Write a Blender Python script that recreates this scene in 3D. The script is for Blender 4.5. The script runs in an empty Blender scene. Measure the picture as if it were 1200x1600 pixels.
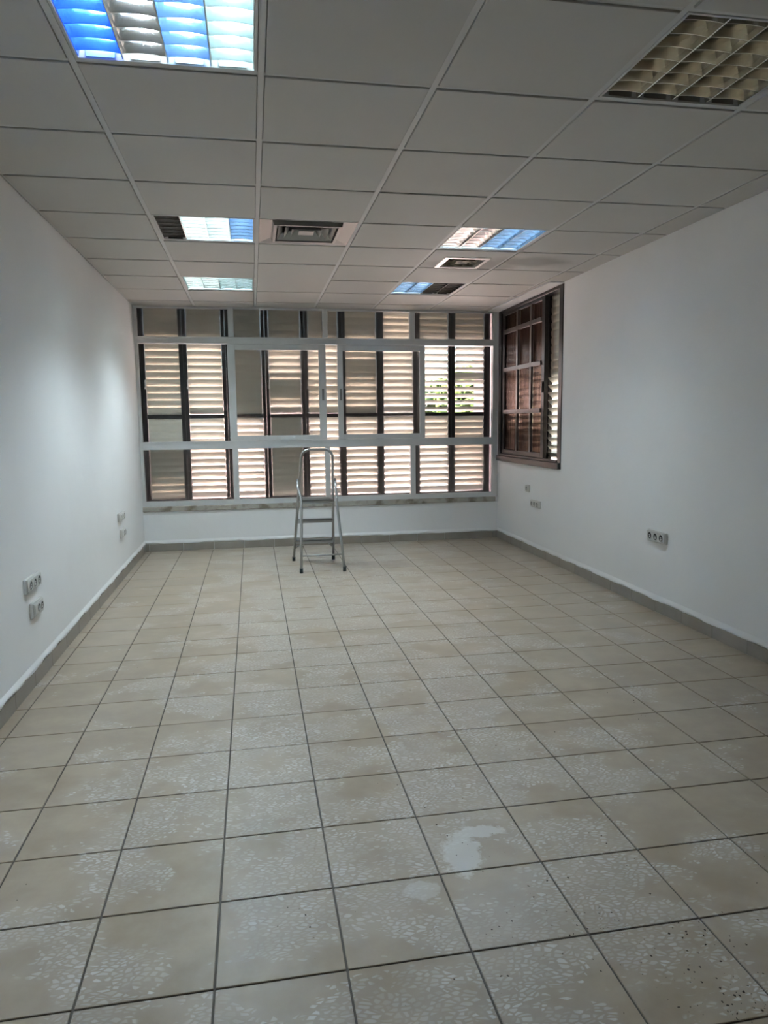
import bpy, bmesh, math, random
from mathutils import Vector, Matrix
random.seed(7)
sc = bpy.context.scene
COL = sc.collection
pi = math.pi

# ------------------------------------------------------------------ camera
CAM_H = 1.2589
cam_d = bpy.data.cameras.new('camera')
cam_d.sensor_fit = 'VERTICAL'; cam_d.sensor_height = 36.0
cam_d.lens = 1120.7 / 1600 * 36.0
cam_d.clip_start = 0.02; cam_d.clip_end = 300
cam = bpy.data.objects.new('camera', cam_d); COL.objects.link(cam)
rt = Vector((0.98364496, -0.1797798, -0.01103703))
upv = Vector((0.03329233, 0.12125056, 0.99206347))
fw = Vector((0.17701473, 0.97620568, -0.12525279))
M = Matrix((( rt.x, upv.x, -fw.x, 0), (rt.y, upv.y, -fw.y, 0), (rt.z, upv.z, -fw.z, CAM_H), (0, 0, 0, 1)))
cam.matrix_world = M
sc.camera = cam

# ------------------------------------------------------------------ world, sun, exposure
TUBE = 105.0
w = bpy.data.worlds.new('sky'); sc.world = w; w.use_nodes = True
nt = w.node_tree; bg = nt.nodes['Background']
sky = nt.nodes.new('ShaderNodeTexSky'); sky.sky_type = 'NISHITA'
sky.sun_disc = False; sky.sun_elevation = math.radians(52); sky.sun_rotation = math.radians(164)
sky.air_density = 1.0; sky.dust_density = 2.5; sky.ozone_density = 1.0
nt.links.new(sky.outputs[0], bg.inputs[0]); bg.inputs[1].default_value = 0.55
sun_d = bpy.data.lights.new('sun', 'SUN'); sun_d.energy = 24; sun_d.angle = 0.01; sun_d.color = (1, 0.95, 0.86)
sun = bpy.data.objects.new('sun', sun_d); COL.objects.link(sun)
sun.rotation_euler = (math.radians(40), 0, math.radians(16)); sun.location = (3, -8, 14)
sc.view_settings.view_transform = 'Standard'; sc.view_settings.look = 'None'
sc.view_settings.gamma = 1.0; sc.view_settings.use_curve_mapping = False
sc.view_settings.exposure = 1.0
sc.cycles.max_bounces = 10; sc.cycles.diffuse_bounces = 6; sc.cycles.glossy_bounces = 5
sc.cycles.transmission_bounces = 8; sc.cycles.use_denoising = True
sc.cycles.sample_clamp_indirect = 6.0

# ------------------------------------------------------------------ measures
XL, XR, YB, YN, H = -1.085, 2.575, 7.335, -1.6, 2.388
CX, CY, PX, PY = 0.067, 2.5256, 0.5805, 0.5617      # ceiling grid
FX, FY, T = -0.1247, 1.8082, 0.300                  # floor grid

# ------------------------------------------------------------------ materials
def rgb(r, g, b): return (r, g, b, 1)
def mat(name, col=(.8, .8, .8), rough=.5, metal=0.0, noise=None, bump=None, spec=None):
    m = bpy.data.materials.new(name); m.use_nodes = True
    n = m.node_tree.nodes; L = m.node_tree.links; b = n['Principled BSDF']
    b.inputs['Base Color'].default_value = rgb(*col); b.inputs['Roughness'].default_value = rough
    b.inputs['Metallic'].default_value = metal
    if spec is not None: b.inputs['Specular IOR Level'].default_value = spec
    g = n.new('ShaderNodeNewGeometry')
    if noise:                                   # (scale, colour2, detail, low, high)
        t = n.new('ShaderNodeTexNoise'); t.inputs['Scale'].default_value = noise[0]; t.inputs['Detail'].default_value = noise[2]
        L.new(g.outputs['Position'], t.inputs['Vector'])
        r = n.new('ShaderNodeMapRange'); r.inputs[1].default_value = noise[3]; r.inputs[2].default_value = noise[4]
        L.new(t.outputs[0], r.inputs[0])
        mx = n.new('ShaderNodeMix'); mx.data_type = 'RGBA'
        mx.inputs[6].default_value = rgb(*col); mx.inputs[7].default_value = rgb(*noise[1])
        L.new(r.outputs[0], mx.inputs[0]); L.new(mx.outputs[2], b.inputs['Base Color'])
    if bump:                                    # (scale, strength, distance)
        t = n.new('ShaderNodeTexNoise'); t.inputs['Scale'].default_value = bump[0]; t.inputs['Detail'].default_value = 4
        L.new(g.outputs['Position'], t.inputs['Vector'])
        bp = n.new('ShaderNodeBump'); bp.inputs['Strength'].default_value = bump[1]; bp.inputs['Distance'].default_value = bump[2]
        L.new(t.outputs[0], bp.inputs['Height']); L.new(bp.outputs[0], b.inputs['Normal'])
    return m
def emis(name, col, s):
    m = bpy.data.materials.new(name); m.use_nodes = True
    b = m.node_tree.nodes['Principled BSDF']
    b.inputs['Base Color'].default_value = rgb(.9, .9, .9)
    b.inputs['Emission Color'].default_value = rgb(*col); b.inputs['Emission Strength'].default_value = s
    return m

class NG:
    """small helper for longer node graphs"""
    def __init__(s, m): s.n = m.node_tree.nodes; s.L = m.node_tree.links
    def put(s, inp, v):
        if hasattr(v, 'links'): s.L.new(v, inp)
        else: inp.default_value = v
    def math(s, op, a, b=0.0, c=None, clamp=False):
        x = s.n.new('ShaderNodeMath'); x.operation = op; x.use_clamp = clamp
        s.put(x.inputs[0], a); s.put(x.inputs[1], b)
        if c is not None: s.put(x.inputs[2], c)
        return x.outputs[0]
    def ramp(s, v, lo, hi, smooth=True):
        x = s.n.new('ShaderNodeMapRange')
        if smooth: x.interpolation_type = 'SMOOTHSTEP'
        s.put(x.inputs[0], v); s.put(x.inputs[1], lo); s.put(x.inputs[2], hi); return x.outputs[0]
    def noise(s, vec, scale, detail=3, rough=.5):
        x = s.n.new('ShaderNodeTexNoise'); s.put(x.inputs['Vector'], vec); x.inputs['Scale'].default_value = scale
        x.inputs['Detail'].default_value = detail; x.inputs['Roughness'].default_value = rough; return x.outputs[0]
    def mapping(s, vec, scale=(1, 1, 1), rot=(0, 0, 0), loc=(0, 0, 0)):
        x = s.n.new('ShaderNodeMapping'); s.put(x.inputs[0], vec); x.inputs[3].default_value = scale
        x.inputs[2].default_value = rot; x.inputs[1].default_value = loc; return x.outputs[0]
    def mix(s, f, a, b):
        x = s.n.new('ShaderNodeMix'); x.data_type = 'RGBA'
        s.put(x.inputs[0], f); s.put(x.inputs[6], a); s.put(x.inputs[7], b); return x.outputs[2]
    def sep(s, v):
        x = s.n.new('ShaderNodeSeparateXYZ'); s.put(x.inputs[0], v); return x.outputs

MW = mat('white_wall_paint', (.88, .885, .885), .75, noise=(1.3, (.84, .845, .845), 3, .35, .7), bump=(9, .25, .01))
MTILE = mat('ceiling_tile_vinyl', (.60, .59, .565), .6)
g = NG(MTILE); b = g.n['Principled BSDF']
geo = g.n.new('ShaderNodeNewGeometry'); oi = g.n.new('ShaderNodeObjectInfo')
pos = geo.outputs['Position']; sx, sy, sz = g.sep(pos)
def blob(cx, cy, rx, ry, namp=.5, nsc=7):
    dx = g.math('DIVIDE', g.math('SUBTRACT', sx, cx), rx); dy = g.math('DIVIDE', g.math('SUBTRACT', sy, cy), ry)
    d = g.math('SQRT', g.math('ADD', g.math('MULTIPLY', dx, dx), g.math('MULTIPLY', dy, dy)))
    d = g.math('ADD', d, g.math('MULTIPLY', g.math('SUBTRACT', g.noise(pos, nsc, 4), .5), namp))
    return g.ramp(d, 1.0, .35)
c = g.mix(g.ramp(oi.outputs['Random'], 0, 1, False), rgb(.50, .485, .455), rgb(.53, .515, .485))
c = g.mix(g.math('MULTIPLY', g.ramp(g.noise(pos, 1.6, 4), .45, .75), .12), c, rgb(.45, .43, .39))
soot = g.math('MAXIMUM', blob(1.62, 5.2, .46, .30, .6), blob(2.0, 5.05, .42, .22, .7))
c = g.mix(g.math('MULTIPLY', soot, .62), c, rgb(.16, .145, .125))
g.put(b.inputs['Base Color'], c)
MTEE = mat('white_grid_steel', (.58, .575, .56), .45)
MDARKGAP = mat('shadow_gap_steel', (.25, .25, .24), .7)
MCONC = mat('concrete_slab', (.35, .34, .33), .9)
MSOFF = mat('soffit_plaster', (.80, .79, .78), .8, bump=(14, .3, .01))

def floor_material(name, flakes=True, base1=(.290, .228, .162), base2=(.385, .316, .236)):
    m = mat(name, base1, .4); g = NG(m); b = g.n['Principled BSDF']
    geo = g.n.new('ShaderNodeNewGeometry'); oi = g.n.new('ShaderNodeObjectInfo')
    pos = geo.outputs['Position']; sx, sy, sz = g.sep(pos)
    # each tile shifts the clouding so neighbours differ
    off = g.n.new('ShaderNodeCombineXYZ'); g.put(off.inputs[0], g.math('MULTIPLY', oi.outputs['Random'], 9.0)); g.put(off.inputs[2], g.math('MULTIPLY', oi.outputs['Random'], 37.0))
    va = g.n.new('ShaderNodeVectorMath'); g.L.new(pos, va.inputs[0]); g.L.new(off.outputs[0], va.inputs[1])
    n1 = g.noise(va.outputs[0], 5.0, 5, .6)
    c = g.mix(g.ramp(n1, .3, .72), rgb(*base1), rgb(*base2))
    warm = g.noise(g.mapping(va.outputs[0], (3, 9, 1)), 1.0, 4)
    c = g.mix(g.math('MULTIPLY', g.ramp(warm, .5, .8), .35), c, rgb(.27, .195, .135))
    c = g.mix(g.math('MULTIPLY', oi.outputs['Random'], .22), c, rgb(.42, .365, .30))
    rough = g.ramp(n1, .2, .8); rough = g.math('ADD', g.math('MULTIPLY', rough, .12), .30)
    if flakes:
        warp = g.noise(pos, 6, 2)
        fv = g.mapping(pos, (46, 92, 1), (0, 0, .42))
        nv = g.n.new('ShaderNodeVectorMath'); nv.operation = 'ADD'
        g.L.new(fv, nv.inputs[0])
        wv = g.n.new('ShaderNodeCombineXYZ'); g.put(wv.inputs[0], g.math('MULTIPLY', warp, 5.0)); g.put(wv.inputs[1], g.math('MULTIPLY', warp, -4.0))
        g.L.new(wv.outputs[0], nv.inputs[1])
        vo = g.n.new('ShaderNodeTexVoronoi'); vo.feature = 'DISTANCE_TO_EDGE'; vo.voronoi_dimensions = '2D'
        g.L.new(nv.outputs[0], vo.inputs['Vector']); vo.inputs['Scale'].default_value = 1.0
        vc = g.n.new('ShaderNodeTexVoronoi'); vc.feature = 'F1'; vc.voronoi_dimensions = '2D'
        g.L.new(nv.outputs[0], vc.inputs['Vector']); vc.inputs['Scale'].default_value = 1.0
        cs = g.n.new('ShaderNodeSeparateColor'); g.L.new(vc.outputs['Color'], cs.inputs[0])
        # patches of old adhesive scale, thickest down the middle of the room
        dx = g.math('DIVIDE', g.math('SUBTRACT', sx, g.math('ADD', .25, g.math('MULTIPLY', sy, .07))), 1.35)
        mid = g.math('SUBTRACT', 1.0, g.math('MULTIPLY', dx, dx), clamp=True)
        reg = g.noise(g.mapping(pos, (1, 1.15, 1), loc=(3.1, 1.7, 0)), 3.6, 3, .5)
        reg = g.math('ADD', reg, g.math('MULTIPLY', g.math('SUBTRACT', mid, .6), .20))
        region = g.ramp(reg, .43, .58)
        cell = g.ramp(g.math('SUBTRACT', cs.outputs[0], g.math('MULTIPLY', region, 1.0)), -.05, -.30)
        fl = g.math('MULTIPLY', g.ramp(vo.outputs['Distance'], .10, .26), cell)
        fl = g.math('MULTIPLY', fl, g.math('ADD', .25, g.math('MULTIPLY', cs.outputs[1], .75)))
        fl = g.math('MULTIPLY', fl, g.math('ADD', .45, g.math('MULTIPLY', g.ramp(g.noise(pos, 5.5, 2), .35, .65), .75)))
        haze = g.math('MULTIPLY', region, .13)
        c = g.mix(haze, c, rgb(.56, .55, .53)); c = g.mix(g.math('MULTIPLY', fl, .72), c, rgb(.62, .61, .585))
        # a spilt patch of paint and a fainter one beside it
        def patch(cx, cy, rx, ry, a):
            ca, sa = math.cos(a), math.sin(a)
            ux = g.math('SUBTRACT', sx, cx); uy = g.math('SUBTRACT', sy, cy)
            px_ = g.math('DIVIDE', g.math('ADD', g.math('MULTIPLY', ux, ca), g.math('MULTIPLY', uy, sa)), rx)
            py_ = g.math('DIVIDE', g.math('SUBTRACT', g.math('MULTIPLY', uy, ca), g.math('MULTIPLY', ux, sa)), ry)
            d = g.math('SQRT', g.math('ADD', g.math('MULTIPLY', px_, px_), g.math('MULTIPLY', py_, py_)))
            d = g.math('ADD', d, g.math('MULTIPLY', g.math('SUBTRACT', g.noise(pos, 30, 5, .65), .5), 1.5))
            return g.ramp(d, 1.05, .75)
        pt = g.math('MAXIMUM', patch(.565, 1.89, .062, .115, -.30), g.math('MAXIMUM', patch(.645, 1.99, .085, .035, 0), g.math('MULTIPLY', patch(.41, 1.75, .055, .04, 0), .6)))
        c = g.mix(g.math('MULTIPLY', pt, .55), c, rgb(.70, .70, .68))
        # fine dark pitting
        pit = g.ramp(g.noise(pos, 90, 2, .7), .70, .76); pit2 = g.ramp(g.noise(pos, 2.0, 2), .5, .7)
        c = g.mix(g.math('MULTIPLY', g.math('MULTIPLY', pit, pit2), .6), c, rgb(.12, .10, .08))
        rough = g.math('ADD', rough, g.math('MULTIPLY', fl, .22))
        bp = g.n.new('ShaderNodeBump'); bp.inputs['Strength'].default_value = .25; bp.inputs['Distance'].default_value = .0015
        g.put(bp.inputs['Height'], g.math('ADD', fl, g.math('MULTIPLY', g.noise(pos, 22, 4), .8))); g.L.new(bp.outputs[0], b.inputs['Normal'])
    g.put(b.inputs['Base Color'], c); g.put(b.inputs['Roughness'], rough)
    return m
MFLOOR = floor_material('beige_ceramic_tile')
MSKIRT = floor_material('skirting_ceramic_tile', False, (.235, .212, .185), (.29, .264, .232))
MGROUT = mat('grout', (.105, .092, .078), .9)
MALU = mat('silver_aluminium_profile', (.70, .71, .71), .42, .25, noise=(6, (.64, .65, .65), 3, .4, .7))
MALUD = mat('aluminium_groove', (.22, .22, .22), .5, .3)
MPOST = mat('dark_bronze_metal', (.018, .015, .015), .38, .2)
MBROWN = mat('brown_bronze_aluminium', (.014, .012, .012), .34, .2)
MBAR = mat('bronze_glazing_bar_lit', (.10, .088, .082), .32, .5)  # frame bronze made lighter: window light on the bars put into the colour
MSLAT = mat('cream_slat', (.72, .68, .58), .45)
MSILL = mat('weathered_stone_sill', (.40, .37, .32), .85, noise=(9, (.20, .17, .13), 6, .48, .62), bump=(25, .6, .006))
MSOCK = mat('socket_plastic', (.62, .61, .58), .4)
MSOCKD = mat('socket_hole', (.035, .033, .03), .6)
MLAD = mat('ladder_aluminium', (.40, .40, .39), .42, .8, bump=(60, .05, .001))
MRUB = mat('dark_rubber', (.012, .022, .024), .6)
MREF = mat('louvre_silver', (.86, .86, .84), .10, 1.0)
MREFB = mat('louvre_blue_film', (.06, .22, .80), .12, .85)
MREFP = mat('louvre_pale_blue_film', (.36, .56, .80), .12, .95)
MREFT = mat('louvre_teal_tint', (.72, .86, .86), .14, .95)
MREFD = mat('louvre_unlit_dark', (.13, .12, .11), .2, .9)  # darkness of columns without a burning tube put into the colour
MREFU = mat('louvre_unlit_silver', (.70, .66, .58), .20, 1.0)  # silver toned down; dimness of the unlit fixture is in the colour
MREFB2 = mat('end_wall_blue_film', (.30, .55, .92), .5)
MREFE = mat('end_wall_white', (.86, .93, .95), .5)
MPANW = mat('housing_white', (.78, .78, .76), .5)
MPAND = mat('housing_unlit_dark', (.33, .31, .27), .35, .7)  # darker housing copy for unlit fixtures, their shade painted in
MTOFF = mat('unlit_tube', (.75, .74, .70), .3)
MDIFF = mat('diffuser_aluminium', (.34, .335, .32), .36, .8)
MVOID = mat('duct_dark', (.02, .018, .015), .8)
MVENT = mat('dirty_vent', (.32, .28, .20), .6, .3, noise=(30, (.07, .06, .04), 4, .4, .6))
MVENTF = mat('vent_frame_white', (.90, .88, .84), .32, .75, noise=(40, (.45, .41, .35), 4, .62, .8))
MPINK = mat('pink_stucco', (.72, .56, .55), .9)
MOUT = mat('pale_ground', (.67, .56, .53), .9)
MLEAF = mat('leaf_green', (.07, .13, .03), .6, noise=(3, (.16, .20, .06), 3, .3, .7))
MBARK = mat('bark', (.14, .10, .07), .9)

def glass(name, col, rough, bscale, bstr, bdist):
    m = bpy.data.materials.new(name); m.use_nodes = True
    n = m.node_tree.nodes; L = m.node_tree.links; n.clear()
    o = n.new('ShaderNodeOutputMaterial'); gl = n.new('ShaderNodeBsdfGlass')
    gl.inputs['Color'].default_value = rgb(*col); gl.inputs['Roughness'].default_value = rough; gl.inputs['IOR'].default_value = 1.45
    ge = n.new('ShaderNodeNewGeometry'); mp = n.new('ShaderNodeMapping'); mp.inputs[3].default_value = bscale
    L.new(ge.outputs['Position'], mp.inputs[0])
    t = n.new('ShaderNodeTexNoise'); t.inputs['Scale'].default_value = 1; t.inputs['Detail'].default_value = 1
    L.new(mp.outputs[0], t.inputs['Vector'])
    bp = n.new('ShaderNodeBump'); bp.inputs['Strength'].default_value = bstr; bp.inputs['Distance'].default_value = bdist
    mu = n.new('ShaderNodeMath'); mu.operation = 'SUBTRACT'; mu.inputs[0].default_value = 1.0      # pattern on one face of the pane only
    L.new(ge.outputs['Backfacing'], mu.inputs[1]); mu2 = n.new('ShaderNodeMath'); mu2.operation = 'MULTIPLY'; mu2.inputs[1].default_value = bstr
    L.new(mu.outputs[0], mu2.inputs[0]); L.new(mu2.outputs[0], bp.inputs['Strength'])
    L.new(t.outputs[0], bp.inputs['Height']); L.new(bp.outputs[0], gl.inputs['Normal']); L.new(gl.outputs[0], o.inputs[0])
    return m
MGLASS = glass('obscured_window_glass', (.95, .95, .94), .27, (13, 1, 13), 1.0, .006)
MGBRON = glass('bronze_window_glass', (.52, .43, .40), .20, (1, 40, 4), 1.0, .006)

# ------------------------------------------------------------------ mesh helpers
class MB:
    def __init__(s): s.bm = bmesh.new()
    def box(s, x0, x1, y0, y1, z0, z1, bev=0):
        vs = [s.bm.verts.new(p) for p in ((x0,y0,z0),(x1,y0,z0),(x1,y1,z0),(x0,y1,z0),(x0,y0,z1),(x1,y0,z1),(x1,y1,z1),(x0,y1,z1))]
        fs = [s.bm.faces.new([vs[i] for i in f]) for f in ((3,2,1,0),(4,5,6,7),(0,1,5,4),(1,2,6,5),(2,3,7,6),(3,0,4,7))]
        if bev:
            es = {e for f in fs for e in f.edges}
            bmesh.ops.bevel(s.bm, geom=list(es), offset=bev, segments=1, affect='EDGES')
        return s
    def prism(s, pts, axis, a0, a1):
        """pts: 2D outline; axis the extrusion axis 'x' (pts=(y,z)), 'y' (pts=(x,z)), 'z' (pts=(x,y))"""
        def P(p, a): return {'x': (a, p[0], p[1]), 'y': (p[0], a, p[1]), 'z': (p[0], p[1], a)}[axis]
        A = [s.bm.verts.new(P(p, a0)) for p in pts]; B = [s.bm.verts.new(P(p, a1)) for p in pts]
        n = len(pts)
        s.bm.faces.new(A); s.bm.faces.new(B[::-1])
        for i in range(n): s.bm.faces.new((A[i], B[i], B[(i+1) % n], A[(i+1) % n]))
        return s
    def tube(s, pts, r, sides=10, cap=True, r2=None):
        pts = [Vector(p) for p in pts]; rings = []
        t0 = (pts[1] - pts[0]).normalized()
        ref = Vector((0, 0, 1)) if abs(t0.z) < .9 else Vector((0, 1, 0))
        u = t0.cross(ref).normalized()
        for i, p in enumerate(pts):
            if i == 0: t = (pts[1] - p).normalized()
            elif i == len(pts) - 1: t = (p - pts[i-1]).normalized()
            else: t = ((pts[i+1] - p).normalized() + (p - pts[i-1]).normalized()).normalized()
            u = (u - t * u.dot(t)).normalized(); v = t.cross(u)
            ring = []
            for k in range(sides):
                a = 2 * pi * k / sides
                ring.append(s.bm.verts.new(p + u * math.cos(a) * r + v * math.sin(a) * (r2 or r)))
            rings.append(ring)
        for A, B in zip(rings, rings[1:]):
            for k in range(sides):
                f = s.bm.faces.new((A[k], A[(k+1) % sides], B[(k+1) % sides], B[k])); f.smooth = True
        if cap: s.bm.faces.new(rings[0][::-1]); s.bm.faces.new(rings[-1])
        return s
    def cyl(s, c, axis, r, h, sides=14):
        c = Vector(c); d = {'x': Vector((1,0,0)), 'y': Vector((0,1,0)), 'z': Vector((0,0,1))}[axis]
        return s.tube([c - d*h/2, c + d*h/2], r, sides)
    def mesh(s, name, m):
        bmesh.ops.recalc_face_normals(s.bm, faces=s.bm.faces)
        me = bpy.data.meshes.new(name); s.bm.to_mesh(me); s.bm.free()
        me.materials.append(m); return me
    def build(s, name, m, parent=None, loc=None):
        return link(name, s.mesh(name, m), parent, loc)
def link(name, me, parent=None, loc=None, rot=None):
    o = bpy.data.objects.new(name, me); COL.objects.link(o)
    if parent: o.parent = parent
    if loc: o.location = loc
    if rot: o.rotation_euler = rot
    return o
def struct(o): o['kind'] = 'structure'; return o
def thing(name, label, cat, loc=(0, 0, 0), group=None):
    o = bpy.data.objects.new(name, None); COL.objects.link(o); o.location = loc
    o.empty_display_size = .1; o['label'] = label; o['category'] = cat
    if group: o['group'] = group
    return o

# ------------------------------------------------------------------ room shell
floor = struct(MB().box(XL-.15, XR+.15, YN-.15, YB+.05, -.15, -.0045).build('floor', MGROUT))
gap = .0055
def tile_mesh(w_, d_, name, m, th=.0045, bev=.0012):
    return MB().box(gap/2, w_-gap/2, gap/2, d_-gap/2, -th, 0, bev).mesh(name, m)
xs = [XL+.004] + [FX + T*i for i in range(-3, 9)] + [XR-.004]
ys = [FY + T*j for j in range(-11, 19)] + [YB-.004]
cache = {}; rear = MB()
for a, b_ in zip(xs, xs[1:]):
    if b_ - a < .02: continue
    for c_, d_ in zip(ys, ys[1:]):
        if c_ < .85:
            rear.box(a+gap/2, b_-gap/2, c_+gap/2, d_-gap/2, -.0045, 0); continue
        k = (round(b_-a, 3), round(d_-c_, 3))
        if k not in cache: cache[k] = tile_mesh(b_-a, d_-c_, 'floor_tile', MFLOOR)
        link('floor_tile', cache[k], floor, (a, c_, 0))
o = rear.build('floor_tiling', MFLOOR, floor); o['kind'] = 'stuff'

# walls
struct(MB().box(XL-.15, XL, YN-.15, YB+.15, -.15, 2.75).build('wall_left', MW))
struct(MB().box(XL-.15, XR+.15, YN-.15, YN, -.15, 2.75).build('wall_near', MW))
WZ0, WZ1, WY0 = .835, H-.012, 5.74          # side window opening in the right wall
wr = MB(); wr.box(XR, XR+.15, YN-.15, WY0, -.15, 2.75); wr.box(XR, XR+.15, WY0, YB+.15, -.15, WZ0); wr.box(XR, XR+.15, WY0, YB+.15, WZ1, 2.75)
struct(wr.build('wall_right', MW))
wf = MB(); wf.box(XL-.15, XR+.15, YB, YB+.15, -.15, .395); wf.box(XL-.15, XR+.15, YB, YB+.15, H, 2.75)
struct(wf.build('wall_far', MW))
# corner pier outside between the two windows, pink stucco
struct(MB().box(XR-.035, XR+.30, YB+.085, YB+.75, -.15, 2.75).build('trim_1', MPINK))
struct(MB().box(XL-.15, XL-.012, YB+.085, YB+.35, -.15, 2.75).build('trim_2', MPINK))
struct(MB().box(XL-.011, -1.0505, YB+.117, YB+.157, .395, 2.52, .002).build('trim_8', MPOST))
struct(MB().box(2.4885, 2.522, YB+.117, YB+.157, .395, 2.52, .002).build('trim_9', MPOST))
ceiling = struct(MB().box(XL-.4, XR+.4, YN-.3, YB+.8, 2.75, 2.95).build('ceiling', MCONC))

# plaster soffit in front of the side window, and white angle along the far wall
struct(MB().box(2.448, XR-.001, WY0-.005, YB-.001, H-.012, H+.03, .002).build('trim_3', MSOFF))

# plaster lip over the skirting: an uneven bead along a wall
def lip(name, p0, p1, nrm):
    p0, p1, nrm = Vector(p0), Vector(p1), Vector(nrm); L_ = (p1-p0).length; n = int(L_/.04)
    bm = bmesh.new(); rows = []
    for i in range(n+1):
        p = p0.lerp(p1, i/n); dz = .004*math.sin(i*.9)+.004*math.sin(i*.37+1)+random.uniform(-.003, .003)
        rows.append([bm.verts.new(p + nrm*a + Vector((0, 0, z+dz*k))) for a, z, k in ((0, 0.002, 1), (.0085, .001, 1), (.010, .010, 1), (.007, .020, .5), (0, .036, 0))])
    for A, B in zip(rows, rows[1:]):
        for k in range(4): bm.faces.new((A[k], A[k+1], B[k+1], B[k])).smooth = True
    bmesh.ops.recalc_face_normals(bm, faces=bm.faces)
    me = bpy.data.meshes.new(name); bm.to_mesh(me); bm.free(); me.materials.append(MW)
    return struct(link(name, me))
SK = .074
def skirting(name, xs_, place):
    base = bpy.data.objects.new(name, None); COL.objects.link(base); base['kind'] = 'structure'
    ch = {}
    for a, b_ in zip(xs_, xs_[1:]):
        l = round(b_-a, 3)
        if l < .02: continue
        if l not in ch: ch[l] = MB().box(.0015, l-.0015, 0, .010, 0, SK, .001).mesh('skirting_tile', MSKIRT)
        loc, rot = place(a, l); link('skirting_tile', ch[l], base, (loc[0], loc[1], random.uniform(-.001, .001)), (0, 0, rot))
    return base
ysk = [YN+.01] + [FY+T*j for j in range(-11, 19)] + [YB-.011]
skirting('baseboard_left', ysk, lambda a, l: ((XL+.010, a), pi/2))
skirting('baseboard_right', ysk, lambda a, l: ((XR, a), pi/2))
xsk = [XL+.001, XL+.045] + [FX+T*i+.01 for i in range(-2, 8)] + [XR-.06, XR-.001]
skirting('baseboard_far', xsk, lambda a, l: ((a, YB-.010), 0))
skirting('baseboard_near', [XL+.011]+[FX+T*i for i in range(-3, 9)], lambda a, l: ((a, YN), 0))
lip('trim_4', (XL, YN, SK), (XL, YB, SK), (1, 0, 0)); lip('trim_5', (XR, YN, SK), (XR, YB, SK), (-1, 0, 0)); lip('trim_6', (XL, YB, SK), (XR, YB, SK), (0, -1, 0))

# ------------------------------------------------------------------ suspended ceiling
TW = .021                                             # tee flange
xcols = [XL] + [CX + PX*i for i in range(-1, 5)] + [XR]
rows = list(range(-7, 9))
def yrow(k): return CY + PY*k
LUM = {(-1, -1), (-1, 3), (-1, 6), (2, -1), (2, 3), (2, 6)}
tc = {}
def ctile(x0, x1, y0, y1, drop=.0065):
    k = (round(x1-x0, 3), round(y1-y0, 3), drop)
    if k not in tc:
        W_, D_ = x1-x0, y1-y0; e = .0025
        tc[k] = MB().box(e, W_-e, e, D_-e, -drop, .012, .0015).mesh('ceiling_tile', MTILE)
    link('ceiling_tile', tc[k], ceiling, (x0, y0, H + random.uniform(-.0008, .0008)))
vent_cell = (2, 4); diff_cell = (0, 3)
VX0, VX1, VY0, VY1 = 1.352, 1.684, 4.962, 5.302
for ci in range(len(xcols)-1):
    x0 = xcols[ci] + (.012 if ci == 0 else TW/2); x1 = xcols[ci+1] - (.012 if ci == len(xcols)-2 else TW/2)
    col = ci - 2
    for k in rows:
        y0 = yrow(k)+TW/2; y1 = yrow(k+1)-TW/2
        if k == -7: y0 = YN+.012
        if k == 8: y1 = YB-.012
        if (col, k) in LUM or (col, k) == diff_cell: continue
        if (col, k) == (0, 6): continue
        if (col, k) == (0, 5): y1 = yrow(7)-TW/2                    # one long tile, no cross tee
        xx1 = x1
        if ci == len(xcols)-2:                                       # cut strip beside the side window
            if y0 > 5.7: continue
            if y1 > WY0-.02: y1 = WY0-.02
        if (col, k) == vent_cell:
            m_ = MB(); e = .0025
            for bx in ((x0+e, VX0+.012, y0+e, y1-e), (VX1-.012, xx1-e, y0+e, y1-e), (VX0+.012, VX1-.012, y0+e, VY0+.012), (VX0+.012, VX1-.012, VY1-.012, y1-e)):
                m_.box(*bx, H-.0065, H+.012)
            m_.build('ceiling_tile', MTILE, ceiling); continue
        ctile(x0, xx1, y0, y1)
        if ci == len(xcols)-2: pass
        if ci == len(xcols)-3 and False: pass
# strip of tile beside the soffit (between last tee and the soffit)
for k in range(5, 9):
    y0 = max(yrow(k)+TW/2, WY0-.01); y1 = min(yrow(k+1)-TW/2, YB-.012)
    if y1-y0 > .03: ctile(xcols[-2]+TW/2, 2.446, y0, y1, .003)
for i in range(-1, 5):                                               # main tees
    MB().box(CX+PX*i-TW/2, CX+PX*i+TW/2, YN+.001, YB-.001, H-.0015, H+.0015).box(CX+PX*i-.002, CX+PX*i+.002, YN+.001, YB-.001, H+.0015, H+.035).build('main_tee', MTEE, ceiling)
cm = {}
for ci in range(len(xcols)-1):
    x0 = xcols[ci]+(0.001 if ci == 0 else TW/2+.0005); x1 = xcols[ci+1]-(.001 if ci == len(xcols)-2 else TW/2+.0005)
    for k in range(-6, 9):
        if (ci-2, k) == (0, 6): continue
        if ci == len(xcols)-2 and k > 5: continue
        l = round(x1-x0, 3)
        if l not in cm: cm[l] = MB().box(0, l, -TW/2, TW/2, -.001, .001).box(0, l, -.002, .002, .001, .03).mesh('cross_tee', MTEE)
        link('cross_tee', cm[l], ceiling, (x0, yrow(k), H))
MB().box(XL+.0005, XL+.022, YN+.001, YB-.001, H-.0015, H+.001).box(XL+.0005, XL+.003, YN+.001, YB-.001, H-.0015, H+.025).build('wall_angle', MTEE, ceiling)
MB().box(XR-.022, XR-.0005, YN+.001, WY0-.01, H-.0015, H+.001).build('wall_angle', MTEE, ceiling)
MB().box(XL+.001, 2.446, YB-.024, YB-.001, H-.002, H+.001).box(XL+.001, 2.446, YB-.004, YB-.001, H-.012, H+.001).build('wall_angle', MTEE, ceiling)

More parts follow.
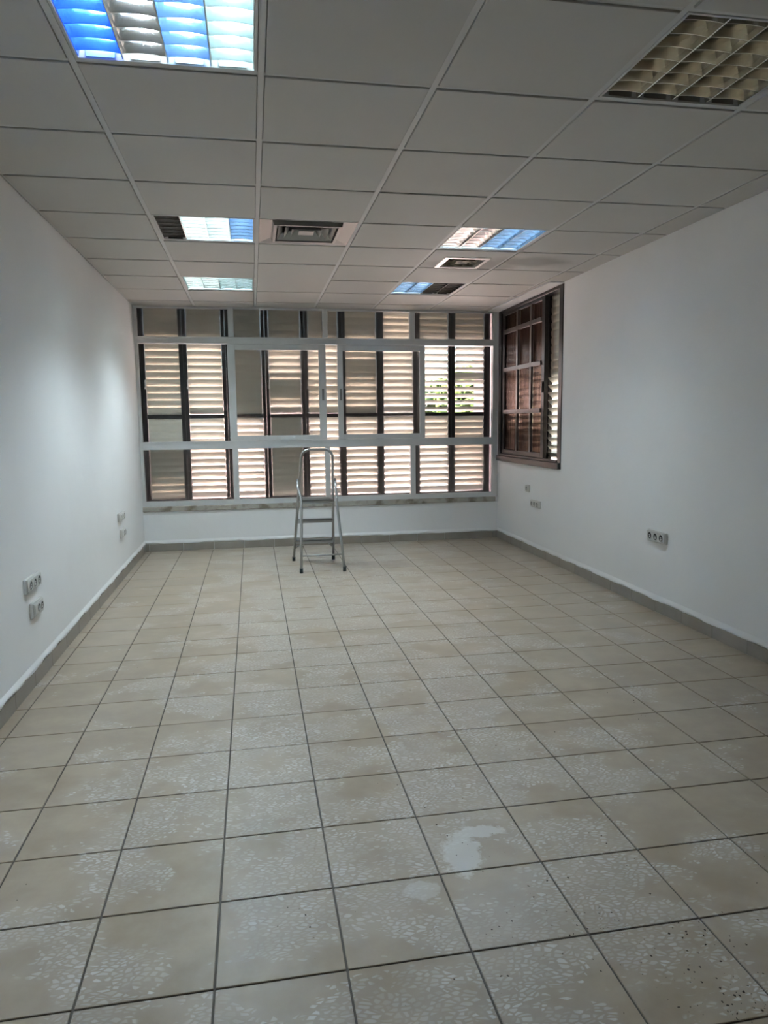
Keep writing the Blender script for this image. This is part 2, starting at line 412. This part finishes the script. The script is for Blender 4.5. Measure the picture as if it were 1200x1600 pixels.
# ------------------------------------------------------------------ louvred luminaires
MLIT = {}
def tube_mat(s):
    if s not in MLIT: MLIT[s] = emis('lit_tube_%d' % len(MLIT), (.78, .92, 1.0), TUBE*s)
    return MLIT[s]
def luminaire(ix, k, films, lit, label, group=None):
    x0 = CX+PX*ix+TW/2+.002; y0 = yrow(k)+TW/2+.002; W_ = PX-TW-.004; D_ = PY-TW-.004
    t = thing('ceiling_luminaire', label, 'ceiling light', (x0, y0, H), group)
    fr = .009
    MB().box(0, fr, 0, D_, -.003, .05).box(W_-fr, W_, 0, D_, -.003, .05).box(fr, W_-fr, 0, fr, -.003, .05).box(fr, W_-fr, D_-fr, D_, -.003, .05).build('frame', MTEE, t)
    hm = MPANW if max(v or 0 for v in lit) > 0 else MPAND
    MB().box(.004, W_-.004, .004, D_-.004, .098, .102).box(.004, .0085, .004, D_-.004, .05, .098).box(W_-.0085, W_-.004, .004, D_-.004, .05, .098).box(.0085, W_-.0085, .004, .0085, .05, .098).box(.0085, W_-.0085, D_-.0085, D_-.004, .05, .098).build('housing', hm, t)
    a, b_ = fr+.001, W_-fr-.001; cw = (b_-a)/4
    ye, yf = fr+.001, D_-fr-.001; es = .034
    for c_ in range(4):
        fm = films[c_]; l, r = a+cw*c_, a+cw*(c_+1)
        # longitudinal reflectors: V profiles, narrow at the bottom, curving up
        q = MB()
        for sgn, xe in ((1, l), (-1, r)):
            pr = [(xe, .001), (xe+sgn*.0025, .001), (xe+sgn*.006, .018), (xe+sgn*.013, .036), (xe+sgn*.022, .05), (xe, .05)]
            q.prism(pr, 'y', ye, yf)
        q.build('louvre_reflector', fm, t)
        for yy in (ye, yf-.003):
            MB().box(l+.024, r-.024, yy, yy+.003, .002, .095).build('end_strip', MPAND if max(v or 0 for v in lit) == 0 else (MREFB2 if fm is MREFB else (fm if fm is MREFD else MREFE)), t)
        n = 7; sp = (yf-ye-2*es)/(n-1)
        me = None
        for i in range(n):
            y = ye+es+sp*i
            if me is None:
                m_ = MB(); seg = 6; wd = r-l-.004
                for s2 in range(seg):                                # lower edge of each blade arches slightly
                    u0, u1 = s2/seg, (s2+1)/seg
                    def zb(u): return .002+.004*(4*u*(1-u))
                    xa, xb = .002+wd*u0, .002+wd*u1
                    V = [m_.bm.verts.new(p) for p in ((xa, -.0012, zb(u0)), (xb, -.0012, zb(u1)), (xb, .0012, zb(u1)), (xa, .0012, zb(u0)), (xa, -.007, .046), (xb, -.007, .046), (xb, .007, .046), (xa, .007, .046))]
                    for f in ((3,2,1,0),(4,5,6,7),(0,1,5,4),(2,3,7,6)): m_.bm.faces.new([V[j] for j in f])
                me = m_.mesh('louvre_blade', fm)
            link('louvre_blade', me, t, (l, y, 0))
        if lit[c_] is not None:
            mt = tube_mat(lit[c_]) if lit[c_] > 0 else MTOFF
            MB().cyl((l+cw/2, D_/2, .072), 'y', .013, D_-.07, 10).build('fluorescent_tube', mt, t)
    return t
Q_ = mat('louvre_faded_blue_film', (.50, .68, .86), .14, .95)
S, B, P_, T_, D = MREF, MREFB, MREFP, MREFT, MREFD
luminaire(-1, -1, [B, S, P_, T_], [.8, 1, 1, 1], 'lit louvred ceiling light nearest on the left, with vivid blue film over its left column')
luminaire(-1, 3, [D, T_, T_, P_], [None, 1.3, 1.3, 1.2], 'lit louvred ceiling light beside the large square air diffuser, its left quarter dark')
luminaire(-1, 6, [T_, T_, T_, T_], [1.1, 1.1, 1.1, 1.1], 'evenly lit louvred ceiling light, far left, nearest the wide window')
luminaire(2, -1, [MREFU]*4, [0, 0, 0, 0], 'unlit louvred ceiling light at the top right with dull silver cells')
luminaire(2, 3, [S, S, Q_, Q_], [.25, .25, .3, .3], 'louvred ceiling light half silver and half blue, just in front of the small sooty vent')
luminaire(2, 6, [Q_, Q_, D, D], [.3, .3, 0, 0], 'louvred ceiling light half pale blue and half dark, beyond the small sooty vent')

# ------------------------------------------------------------------ square air diffuser
x0 = CX+TW/2+.002; y0 = yrow(3)+TW/2+.002; W_ = PX-TW-.004; D_ = PY-TW-.004
t = thing('air_diffuser', 'large square metal air diffuser with nested louvres in the ceiling', 'air vent', (x0+W_/2, y0+D_/2, H))
def ring(m_, ax, ay, za, bx, by, zb, th=.0015):
    """sloping square ring from outer half size a at za to inner b at zb"""
    o1 = [m_.bm.verts.new((sx_*ax, sy_*ay, za)) for sx_, sy_ in ((-1,-1),(1,-1),(1,1),(-1,1))]
    i1 = [m_.bm.verts.new((sx_*bx, sy_*by, zb)) for sx_, sy_ in ((-1,-1),(1,-1),(1,1),(-1,1))]
    o2 = [m_.bm.verts.new((v.co.x, v.co.y, v.co.z+th)) for v in o1]; i2 = [m_.bm.verts.new((v.co.x, v.co.y, v.co.z+th)) for v in i1]
    for k in range(4):
        j = (k+1) % 4
        m_.bm.faces.new((o1[k], o1[j], i1[j], i1[k])); m_.bm.faces.new((o2[j], o2[k], i2[k], i2[j]))
        m_.bm.faces.new((o1[j], o1[k], o2[k], o2[j])); m_.bm.faces.new((i1[k], i1[j], i2[j], i2[k]))
m_ = MB(); ring(m_, W_/2, D_/2, -.002, W_/2-.075, D_/2-.075, .014); ring(m_, W_/2-.075, D_/2-.075, .014, .195, .195, -.012); ring(m_, .195, .195, -.012, .178, .178, -.012); ring(m_, .178, .178, -.012, .172, .172, .06)
m_.build('face_plate', MDIFF, t)
for a in (.168, .128, .088):
    m_ = MB(); ring(m_, a, a, -.006, a-.030, a-.030, .030); m_.build('louvre_ring', MDIFF, t)
MB().box(-.045, .045, -.045, .045, -.004, .002, .002).build('centre_plate', MDIFF, t)
MB().box(-.172, .172, -.172, .172, .075, .085).build('duct', MVOID, t)

# small sooty vent
t = thing('ceiling_vent', 'small square sooty ceiling vent with a worn white frame', 'air vent', ((VX0+VX1)/2, (VY0+VY1)/2, H-.0065))
hx, hy = (VX1-VX0)/2, (VY1-VY0)/2
m_ = MB(); ring(m_, hx, hy, .001, hx-.005, hy-.005, -.006); ring(m_, hx-.005, hy-.005, -.006, hx-.032, hy-.032, -.008); ring(m_, hx-.032, hy-.032, -.008, hx-.034, hy-.034, .012)
m_.build('frame', MVENTF, t)
for a in (.112, .078):
    m_ = MB(); ring(m_, a, a, -.002, a-.022, a-.022, .026); m_.build('louvre_ring', MVENT, t)
MB().box(-.048, .048, -.048, .048, .0, .006, .002).build('centre_plate', MVENT, t)
MB().box(-hx+.034, hx-.034, -hy+.034, hy-.034, .055, .065).build('duct', MVOID, t)

# ------------------------------------------------------------------ far window (window_1)
w1 = bpy.data.objects.new('window_1', None); COL.objects.link(w1); w1['kind'] = 'structure'
FY0, FY1 = YB+.004, YB+.062
WL, WR = XL+.002, XR-.004
fr_ = MB()
fr_.box(WL, XL+.030, FY0, FY1, .445, H-.002); fr_.box(XR-.062, WR, FY0, FY1, .445, H-.002)
fr_.box(XL+.030, XR-.062, FY0, FY1, .445, .495); fr_.box(XL+.030, XR-.062, FY0, FY1, H-.022, H-.002)
fr_.box(XL+.012, XR-.020, FY0-.004, FY0, .445, .462)
fr_.build('window_frame', MALU, w1)
def transom(z0, z1):
    m_ = MB(); m_.box(XL+.030, XR-.062, FY0-.002, FY1, z0, z1)
    m_.box(XL+.030, XR-.062, FY0-.012, FY0-.002, z1-.013, z1-.001); m_.box(XL+.030, XR-.062, FY0-.012, FY0-.002, z0+.004, z0+.020)
    return m_.build('transom', MALU, w1)
transom(1.005, 1.082); transom(2.030, 2.096)
mx = ((-.200, -.145), (.725, .778), (1.620, 1.674))
for a, b_ in mx:
    MB().box(a, b_, FY0, FY1, .495, 1.005, .002).build('mullion', MALU, w1)
    MB().box(a, b_, FY0, FY1, 2.096, H-.022, .002).build('mullion', MALU, w1)
edges = [XL+.030] + [v for p in mx for v in p] + [XR-.062]
for i in range(0, 8, 2):
    for z0, z1 in ((.495, 1.005), (2.096, H-.022)):
        MB().box(edges[i]+.001, edges[i+1]-.001, FY0+.026, FY0+.031, z0+.001, z1-.001).build('pane', MGLASS, w1)
def sash(x0, x1, yy, sw, handle_x):
    s_ = MB(); z0, z1, rb, rt_ = 1.084, 2.028, .048, .055
    s_.box(x0, x0+sw, yy, yy+.024, z0, z1, .002); s_.box(x1-sw, x1, yy, yy+.024, z0, z1, .002)
    s_.box(x0+sw, x1-sw, yy, yy+.024, z0, z0+rb, .002); s_.box(x0+sw, x1-sw, yy, yy+.024, z1-rt_, z1, .002)
    o = s_.build('sash', MALU, w1)
    MB().box(x0+sw-.001, x1-sw+.001, yy+.010, yy+.015, z0+rb-.001, z1-rt_+.001).build('pane', MGLASS, o)
    MB().box(handle_x-.011, handle_x+.011, yy-.004, yy, 1.478, 1.592, .002).box(handle_x-.006, handle_x+.006, yy-.0055, yy-.004, 1.535, 1.582).build('handle', MALUD, o)
sash(-.216, .752, YB+.002, .073, .718)
sash(.872, 1.785, YB+.030, .056, .902)
struct(MB().box(XL+.001, XR-.030, YB-.016, YB+.06, .396, .446, .004).build('trim_7', MSILL))

# ------------------------------------------------------------------ louvred shutters outside
def slat_mesh(name, L_, wd=.079):
    """slightly bowed slat along x, hinged at its centre; top edge at +z"""
    n = 5; t_ = .0022; bm = bmesh.new(); A = []; B = []
    for side, X in ((A, 0.0), (B, L_)):
        for i in range(n+1):
            u = i/n-.5; y = -.005*(1-4*u*u)+.0025; side.append(bm.verts.new((X, y, u*wd)))
        for i in range(n, -1, -1):
            u = i/n-.5; y = -.005*(1-4*u*u)+.0025+t_; side.append(bm.verts.new((X, y, u*wd)))
    k = len(A)
    for i in range(k): bm.faces.new((A[i], A[(i+1) % k], B[(i+1) % k], B[i]))
    bm.faces.new(A[::-1]); bm.faces.new(B)
    bmesh.ops.recalc_face_normals(bm, faces=bm.faces)
    me = bpy.data.meshes.new(name); bm.to_mesh(me); bm.free(); me.materials.append(MSLAT); return me
SP = .0655
def angles(spec):
    """[(count, degrees)...] from the top down"""
    out = []
    for n, d in spec: out += [d]*n
    return out
def shutter(px0, px1, yy, upper, lower, label, group, rotz=0, org=None, ztop=None, zbot=None):
    t = thing('louvred_shutter', label, 'shutter', (0, 0, 0), group)
    z0, zr0, zr1, z1 = .47, 1.308, 1.348, 2.52
    if ztop: z1 = ztop
    if zbot: z0 = zbot
    hp = .037; px0 += .0006; px1 -= .0006
    for x in (px0, px1-hp): MB().box(x, x+hp, yy-.018, yy+.022, z0, z1, .002).build('stile', MPOST, t)
    MB().box(px0+hp, px1-hp, yy-.014, yy+.018, zr0, zr1, .002).build('rail', MPOST, t)
    MB().box(px0+hp, px1-hp, yy-.014, yy+.018, z0, z0+.035, .002).build('rail', MPOST, t)
    L_ = round(px1-px0-2*hp-.002, 4)
    me = slat_mesh('slat', L_)
    for z_hi, z_lo, an in ((z1, zr1, upper), (zr0, z0+.035, lower)):
        n = int((z_hi-z_lo)/SP); sp = (z_hi-z_lo)/n
        for i in range(n):
            # upper lists count from the visible top edge of the window
            deg = an[min(max(i, 0), len(an)-1)]
            deg += random.uniform(-1.2, 1.2)
            z = z_hi-sp*(i+.5)
            o = link('slat', me, t, (px0+hp+.001, yy, z)); o.rotation_euler = (math.radians(deg), 0, 0)
    m_ = MB(); m_.box(px0+hp-.008, px0+hp-.002, yy-.034, yy-.026, zr1+.27, zr1+.34).box(px0+hp-.012, px0+hp-.002, yy-.034, yy-.018, zr1+.25, zr1+.275)
    m_.build('crank_lever', MALU, t)
    return t
posts = [-1.050, -.648, -.237, .150, .544, .927, 1.325, 1.712, 2.095, 2.488]
YS = YB+.135
GS = 'louvred shutters outside the wide window'
# upper tier: 17-18 slats from z 2.52 down to 1.35; first two are above the frame
U = [
 (angles([(6, 4), (12, 17)]),              angles([(9, 3), (3, 14)]),  'louvred shutter behind the leftmost opening, slats nearly shut with thin bright lines'),
 (angles([(7, 4), (10, 30), (1, 12)]),     angles([(12, 36)]),         'second louvred shutter from the left, slats tilted open and bright, in the left clear opening'),
 (angles([(18, 3)]),                       angles([(12, 38)]),         'louvred shutter behind the left half of the left sliding sash, shut above and open below'),
 (angles([(8, 3), (4, 32), (3, 4), (3, 32)]), angles([(12, 3)]),       'louvred shutter behind the right half of the left sliding sash, mostly shut with bright gaps'),
 (angles([(7, 4), (6, 30), (1, 12), (4, 30)]), angles([(12, 36)]),     'louvred shutter behind the gap between the two sliding sashes'),
 (angles([(6, 5), (3, 24), (3, 6), (6, 24)]), angles([(12, 34)]),      'louvred shutter behind the left half of the right sliding sash, partly shut'),
 (angles([(3, 12), (3, 22), (12, 36)]),    angles([(12, 42)]),         'louvred shutter behind the right half of the right sliding sash, open and bright'),
 (angles([(6, 8), (12, 58)]),              angles([(4, 30), (8, 40)]), 'wide open louvred shutter just right of the right sliding sash, garden showing through'),
 (angles([(6, 8), (5, 58), (1, 6), (6, 58)]), angles([(5, 20), (7, 34)]), 'louvred shutter at the far right of the wide window, beside the pink reveal'),
]
for i, (up_, lo_, lb) in enumerate(U): shutter(posts[i], posts[i+1], YS, up_, lo_, lb, GS)

# ------------------------------------------------------------------ side window (window_2) in the right wall
w2 = bpy.data.objects.new('window_2', None); COL.objects.link(w2); w2['kind'] = 'structure'
ZB, ZT = WZ0+.001, WZ1-.001
f2 = MB()
f2.box(XR-.006, XR+.085, WY0+.001, WY0+.075, ZB, ZT, .003)            # near jamb
f2.box(XR-.006, XR+.085, YB-.085, YB-.002, ZB, ZT, .003)              # far jamb
f2.box(XR-.004, XR+.085, WY0+.075, YB-.085, ZT-.028, ZT, .002)        # head
f2.box(XR-.030, XR+.085, WY0+.001, YB-.020, ZB, ZB+.055, .004)        # sill profile
f2.box(XR-.012, XR+.020, WY0+.075, YB-.085, ZB+.055, ZB+.075, .002)
f2.build('window_frame', MBROWN, w2)
s2 = MB(); SX0, SX1 = XR+.008, XR+.040; sy0, sy1 = 6.150, YB-.15; z0, z1 = ZB+.076, ZT-.030
s2.box(SX0, SX1, sy0, sy0+.065, z0, z1, .002); s2.box(SX0, SX1, sy1, YB-.086, z0, z1, .002)
s2.box(SX0, SX1, sy0+.065, sy1, z0, z0+.045, .002); s2.box(SX0, SX1, sy0+.065, sy1, z1-.03, z1, .002)
sa = s2.build('sash', MBROWN, w2)
vy = (6.455, 6.805); hz = (1.342, 1.768, 2.150)
for y in vy: MB().box(SX0-.012, SX0+.012, y-.020, y+.020, z0+.045, z1-.03, .002).build('glazing_bar', MBAR, sa)
for z in hz:
    ye_ = [sy0+.065, vy[0]-.020, vy[0]+.020, vy[1]-.020, vy[1]+.020, sy1]
    m_ = MB()
    for i in (0, 2, 4): m_.box(SX0-.012, SX0+.012, ye_[i], ye_[i+1], z-.020, z+.020, .002)
    m_.build('glazing_bar', MBAR, sa)
for ya, yb_ in ((sy0+.064, vy[0]-.019), (vy[0]+.019, vy[1]-.019), (vy[1]+.019, sy1+.001)):
    zz = [z0+.044] + [v for z in hz for v in (z-.019, z+.019)] + [z1-.029]
    for i in range(0, 8, 2):
        MB().box(SX0+.014, SX0+.019, ya, yb_, zz[i], zz[i+1]).build('pane', MGBRON, sa)
MB().box(SX0-.012, SX0-.001, sy0+.020, sy0+.038, 1.50, 1.60, .002).build('handle', MPOST, sa)
# its shutters, in three leaves along y
def side_shutter(y0, y1, upper, label):
    t = thing('louvred_shutter', label, 'shutter', (0, 0, 0), 'louvred shutters outside the side window')
    xx = XR+.118; z0, z1, hp = ZB+.01, H+.0, .034
    for y in (y0, y1): MB().box(xx-.018, xx+.020, y-hp if y == y1 else y, y if y == y1 else y+hp, z0, z1, .003).build('stile', MPOST, t)
    MB().box(xx-.014, xx+.016, y0+hp, y1-hp, z0, z0+.05, .002).build('rail', MPOST, t)
    L_ = y1-y0-2*hp-.002; me = slat_mesh('slat', L_)
    n = int((z1-z0-.05)/SP); sp = (z1-z0-.05)/n
    for i in range(n):
        deg = upper[min(i, len(upper)-1)]+random.uniform(-1, 1)
        o = link('slat', me, t, (xx, y0+hp+.001+L_, z1-sp*(i+.5)))
        o.rotation_mode = 'XYZ'; o.rotation_euler = (math.radians(deg), 0, -pi/2)
    m_ = MB().box(xx-.034, xx-.018, y0+hp+.002, y0+hp+.010, 1.36, 1.38).box(xx-.036, xx-.030, y0+hp, y0+hp+.05, 1.352, 1.362)
    m_.build('crank_lever', MALU, t)
side_shutter(5.775, 6.290, angles([(11, 9), (13, 46)]), 'louvred shutter in the dark-framed side window, nearest leaf, shut above and bright below')
side_shutter(6.300, 6.800, angles([(9, 4), (9, 38), (6, 16)]), 'louvred shutter behind the middle of the dark side window')
side_shutter(6.810, 7.310, angles([(9, 4), (9, 36), (6, 12)]), 'louvred shutter behind the far end of the dark side window')

# ------------------------------------------------------------------ sockets
def socket(label, wall, yc, zc, L_, h, holes, group=None, kinds=None):
    """wall -1 left, +1 right; local: u along the wall (y), n out of the wall"""
    n = 1 if wall < 0 else -1; X = XL if wall < 0 else XR
    t = thing('wall_socket', label, 'socket', (X, yc, zc), group)
    def bx(m_, u0, u1, z0, z1, d0, d1, bev=0): m_.box(min(n*d0, n*d1), max(n*d0, n*d1), u0, u1, z0, z1, bev); return m_
    bx(MB(), -L_/2, L_/2, -h/2, h/2, 0, .016, .004).build('back_box', MSOCK, t)
    bx(MB(), -L_/2+.005, L_/2-.005, -h/2+.005, h/2-.005, .0162, .022, .003).build('cover_plate', MSOCK, t)
    if holes:
        sp = (L_-.02)/holes
        for i in range(holes):
            u = -L_/2+.01+sp*(i+.5); kd = kinds[i] if kinds else 'round'
            if kd == 'blank':
                bx(MB(), u-sp*.38, u+sp*.38, -h*.30, h*.30, .0222, .0245, .001).build('blank_insert', MSOCK, t); continue
            r = min(sp*.40, h*.29)
            q = MB()                                              # raised rim round a dark well
            seg = 20
            ro = [[q.bm.verts.new((n*d, u+rr*math.cos(2*pi*k/seg), rr*math.sin(2*pi*k/seg))) for k in range(seg)] for rr, d in ((r*1.12, .0221), (r*1.12, .0255), (r, .0255), (r, .0222))]
            for A_, B_ in zip(ro, ro[1:]):
                for k in range(seg): q.bm.faces.new((A_[k], A_[(k+1) % seg], B_[(k+1) % seg], B_[k]))
            so = q.build('outlet', MSOCK, t)
            MB().cyl((n*.0225, u, 0), 'x', r*.99, .0006, 20).build('well', MSOCKD, so)
            q = MB(); q.cyl((n*.0235, u, -r*.35), 'x', r*.34, .002, 10); bx(q, u-r*.12, u+r*.45, r*.05, r*.35, .0226, .0245); q.build('contact_block', MSOCK, so)
    return t
socket('white triple wall socket on the right wall, nearest and largest', 1, 4.212, .496, .218, .076, 3)
socket('white triple wall socket low on the right wall near the side window', 1, 6.258, .483, .218, .054+.014, 3)
socket('small single wall socket above the triple one near the side window', 1, 6.458, .611, .085, .068, 1)
socket('white triple wall socket on the left wall, nearest and upper', -1, 3.668, .501, .225, .072, 3)
socket('white two-module wall socket on the left wall, nearest and lower', -1, 3.704, .368, .165, .076, 3, kinds=('blank', 'round', 'round'))
socket('white triple wall socket far along the left wall, upper of two', -1, 6.10, .514, .235, .068, 3)
socket('white wall socket far along the left wall, lower of two', -1, 6.13, .375, .19, .072, 3, kinds=('blank', 'round', 'round'))

# ------------------------------------------------------------------ step ladder
t = thing('step_ladder', 'small folding aluminium step ladder with hoop handrail below the wide window', 'ladder', (.53, 6.24, 0))
ox, oy = .53, 6.24
def stile_pt(side, z):
    f = z/1.03
    x = (.335+.072*f) if side < 0 else (.700-.030*f)
    return Vector((x-ox, 6.515-.372*z-oy, z))
pl = [stile_pt(-1, z) for z in (.012, .3, .6, .80, .93)]
# hoop corners
ztop = 1.028; L0, R0 = stile_pt(-1, .95), stile_pt(1, .95); yt = stile_pt(1, ztop).y
rc = .075
for a in range(0, 91, 15):
    A = math.radians(a); z = .953+rc*math.sin(A)
    pl.append(Vector((L0.x+rc*(1-math.cos(A)), stile_pt(1, z).y, z)))
for a in range(90, -1, -15):
    A = math.radians(a); z = .953+rc*math.sin(A)
    pl.append(Vector((R0.x-rc*(1-math.cos(A)), stile_pt(1, z).y, z)))
pl += [stile_pt(1, z) for z in (.93, .80, .6, .3, .012)]
MB().tube(pl, .0115, 12).build('stile_frame', MLAD, t)
def front_leg(side):
    fx, tx = (.372, .400) if side < 0 else (.730, .688)
    pv = stile_pt(side, .765); dx = -.019 if side < 0 else .019
    pts = [(fx-ox+dx*.2, 5.950-oy, .012), ((fx+tx)/2-ox+dx*.3, 6.030-oy, .30), (tx-ox+dx*.4, 6.112-oy, .575), (tx-ox+dx*.5, 6.125-oy, .625), (pv.x+dx, pv.y-.045, .70), (pv.x+dx, pv.y-.004, .765)]
    o = MB().tube(pts, .0112, 10).build('support_leg', MLAD, t)
    MB().cyl((fx-ox+dx*.2, 5.950-oy, .020), 'z', .0145, .040, 12).build('rubber_foot', MRUB, o)
front_leg(-1); front_leg(1)
for sd in (-1, 1):
    p = stile_pt(sd, .018)
    MB().tube([(p.x, p.y+.004, 0), (p.x, p.y-.010, .040)], .0148, 12).build('rubber_foot', MRUB, t)
    pv = stile_pt(sd, .765); MB().cyl((pv.x+(.010 if sd > 0 else -.010), pv.y, .765), 'x', .008, .030, 10).build('pivot', MRUB, t)
p0, p1 = (.385-ox, 6.000-oy, .138), (.716-ox, 6.000-oy, .138)
MB().tube([p0, p1], .0062, 8).build('cross_bar', MLAD, t)
for z in (.200, .398):
    a, b_ = stile_pt(-1, z), stile_pt(1, z)
    m_ = MB().box(a.x+.006, b_.x-.006, a.y-.045, a.y+.040, z-.003, z+.002)
    m_.box(a.x+.006, b_.x-.006, a.y-.045, a.y-.041, z-.026, z+.002); m_.box(a.x+.006, b_.x-.006, a.y+.036, a.y+.040, z-.026, z+.002)
    for k in range(5): m_.box(a.x+.02, b_.x-.02, a.y-.036+k*.016, a.y-.031+k*.016, z+.002, z+.0035)
    m_.build('tread', MLAD, t)
a, b_ = stile_pt(-1, .59), stile_pt(1, .59)
m_ = MB().box(a.x+.013, b_.x-.013, 6.118-oy, a.y+.035, .592, .598); m_.box(a.x+.013, b_.x-.013, 6.118-oy, 6.124-oy, .566, .598); m_.box(a.x+.013, b_.x-.013, a.y+.030, a.y+.035, .570, .598)
for k in range(9): m_.box(a.x+.03, b_.x-.03, 6.135-oy+k*.020, 6.142-oy+k*.020, .598, .600)
m_.build('platform', MLAD, t)
for z, ln in ((.198, .06),):
    for sd in (-1, 1):
        p = stile_pt(sd, z-.075); q = stile_pt(sd, z)
        MB().tube([(p.x, p.y-.004, p.z), (q.x-sd*.065, q.y-.01, z-.020)], .0055, 8).build('brace', MLAD, t)

# ------------------------------------------------------------------ grit on the floor
bm = bmesh.new()
def chip(x, y, s):
    a = random.uniform(0, pi); n = random.randint(3, 5); h = s*random.uniform(.25, .5)
    el = random.uniform(.35, .9)
    B_ = []; T__ = []
    for k in range(n):
        th = 2*pi*k/n+random.uniform(-.3, .3); ux, uy = s*math.cos(th), s*el*math.sin(th)
        X = x+ux*math.cos(a)-uy*math.sin(a); Y = y+ux*math.sin(a)+uy*math.cos(a)
        B_.append(bm.verts.new((X, Y, .0002))); T__.append(bm.verts.new((x+(X-x)*.6, y+(Y-y)*.6, h)))
    bm.faces.new(T__)
    for k in range(n): bm.faces.new((B_[k], B_[(k+1) % n], T__[(k+1) % n], T__[k]))
cl = [(1.03, 1.24, .05, 60), (.97, 1.27, .09, 40), (.82, 1.55, .05, 14), (.77, 1.62, .06, 14), (.57, 1.56, .04, 10), (1.03, 1.46, .05, 22), (.38, 1.59, .03, 4), (.09, 1.68, .05, 12),
      (1.7, 2.8, .12, 12), (1.52, 5.33, .2, 8), (.6, 1.93, .07, 16), (1.1, 1.47, .08, 14), (1.06, 1.82, .05, 6), (2.1, 7.0, .25, 40), (1.5, 7.1, .3, 20), (.85, 1.40, .15, 30), (.45, 1.35, .15, 14)]
for cx_, cy_, r_, n_ in cl:
    for _ in range(n_): chip(random.gauss(cx_, r_), min(random.gauss(cy_, r_), 7.30), random.choice((.0012, .0018, .0025, .0038)))
for _ in range(260): chip(random.gauss(.6, .7), random.uniform(1.2, 7.2), random.choice((.001, .0015, .002, .003)))
bmesh.ops.recalc_face_normals(bm, faces=bm.faces)
me = bpy.data.meshes.new('grit'); bm.to_mesh(me); bm.free(); me.materials.append(mat('grit_dark', (.05, .038, .028), .9))
o = link('grit', me); o['kind'] = 'stuff'; o['label'] = 'dark plaster chips and grit scattered over the beige floor tiles'; o['category'] = 'debris'

# ------------------------------------------------------------------ outside
struct(MB().box(-60, 60, YB+1.2, 90, -3.4, -3.2).build('ground', MOUT))
nb = thing('neighbouring_building', 'pink rendered building glimpsed between the open shutter slats', 'building', (-1, 19, -3.2))
MB().box(-14, 4.2, 0, 8, 0, 5.6).build('wall', MPINK, nb)
MB().box(-14.2, 4.4, -.2, 8.2, 5.6, 5.8).build('roof', MCONC, nb)
def tree(x, y, h, r, n, label):
    t = thing('tree', label, 'tree', (x, y, -3.2), 'trees seen through the shutters')
    MB().tube([(0, 0, 0), (.1, .05, h*.4), (0, .1, h*.75)], .14, 8).build('trunk', MBARK, t)
    bm = bmesh.new()
    for _ in range(n):
        d = Vector((random.gauss(0, 1), random.gauss(0, 1), random.gauss(0, 1))).normalized()*r*random.uniform(.45, 1)
        c_ = Vector((d.x, d.y, h*.75+d.z*.8)); s_ = random.uniform(.10, .2)
        u = Vector((random.gauss(0, 1), random.gauss(0, 1), random.gauss(0, 1))).normalized(); v = u.orthogonal().normalized(); nn = u.cross(v)
        V = [bm.verts.new(c_+u*s_*1.4), bm.verts.new(c_+v*s_*.5+nn*s_*.1), bm.verts.new(c_-u*s_*1.4), bm.verts.new(c_-v*s_*.5+nn*s_*.1)]
        bm.faces.new(V[:3]); bm.faces.new((V[0], V[2], V[3]))
    me = bpy.data.meshes.new('foliage'); bm.to_mesh(me); bm.free(); me.materials.append(MLEAF)
    o = link('foliage', me, t); o['kind'] = 'stuff'
tree(4.45, 14.5, 6.3, 1.0, 1700, 'leafy green tree seen between the slats at the right of the wide window')
tree(6.6, 18.6, 5.6, 1.2, 1700, 'second green tree farther right beyond the shutters')
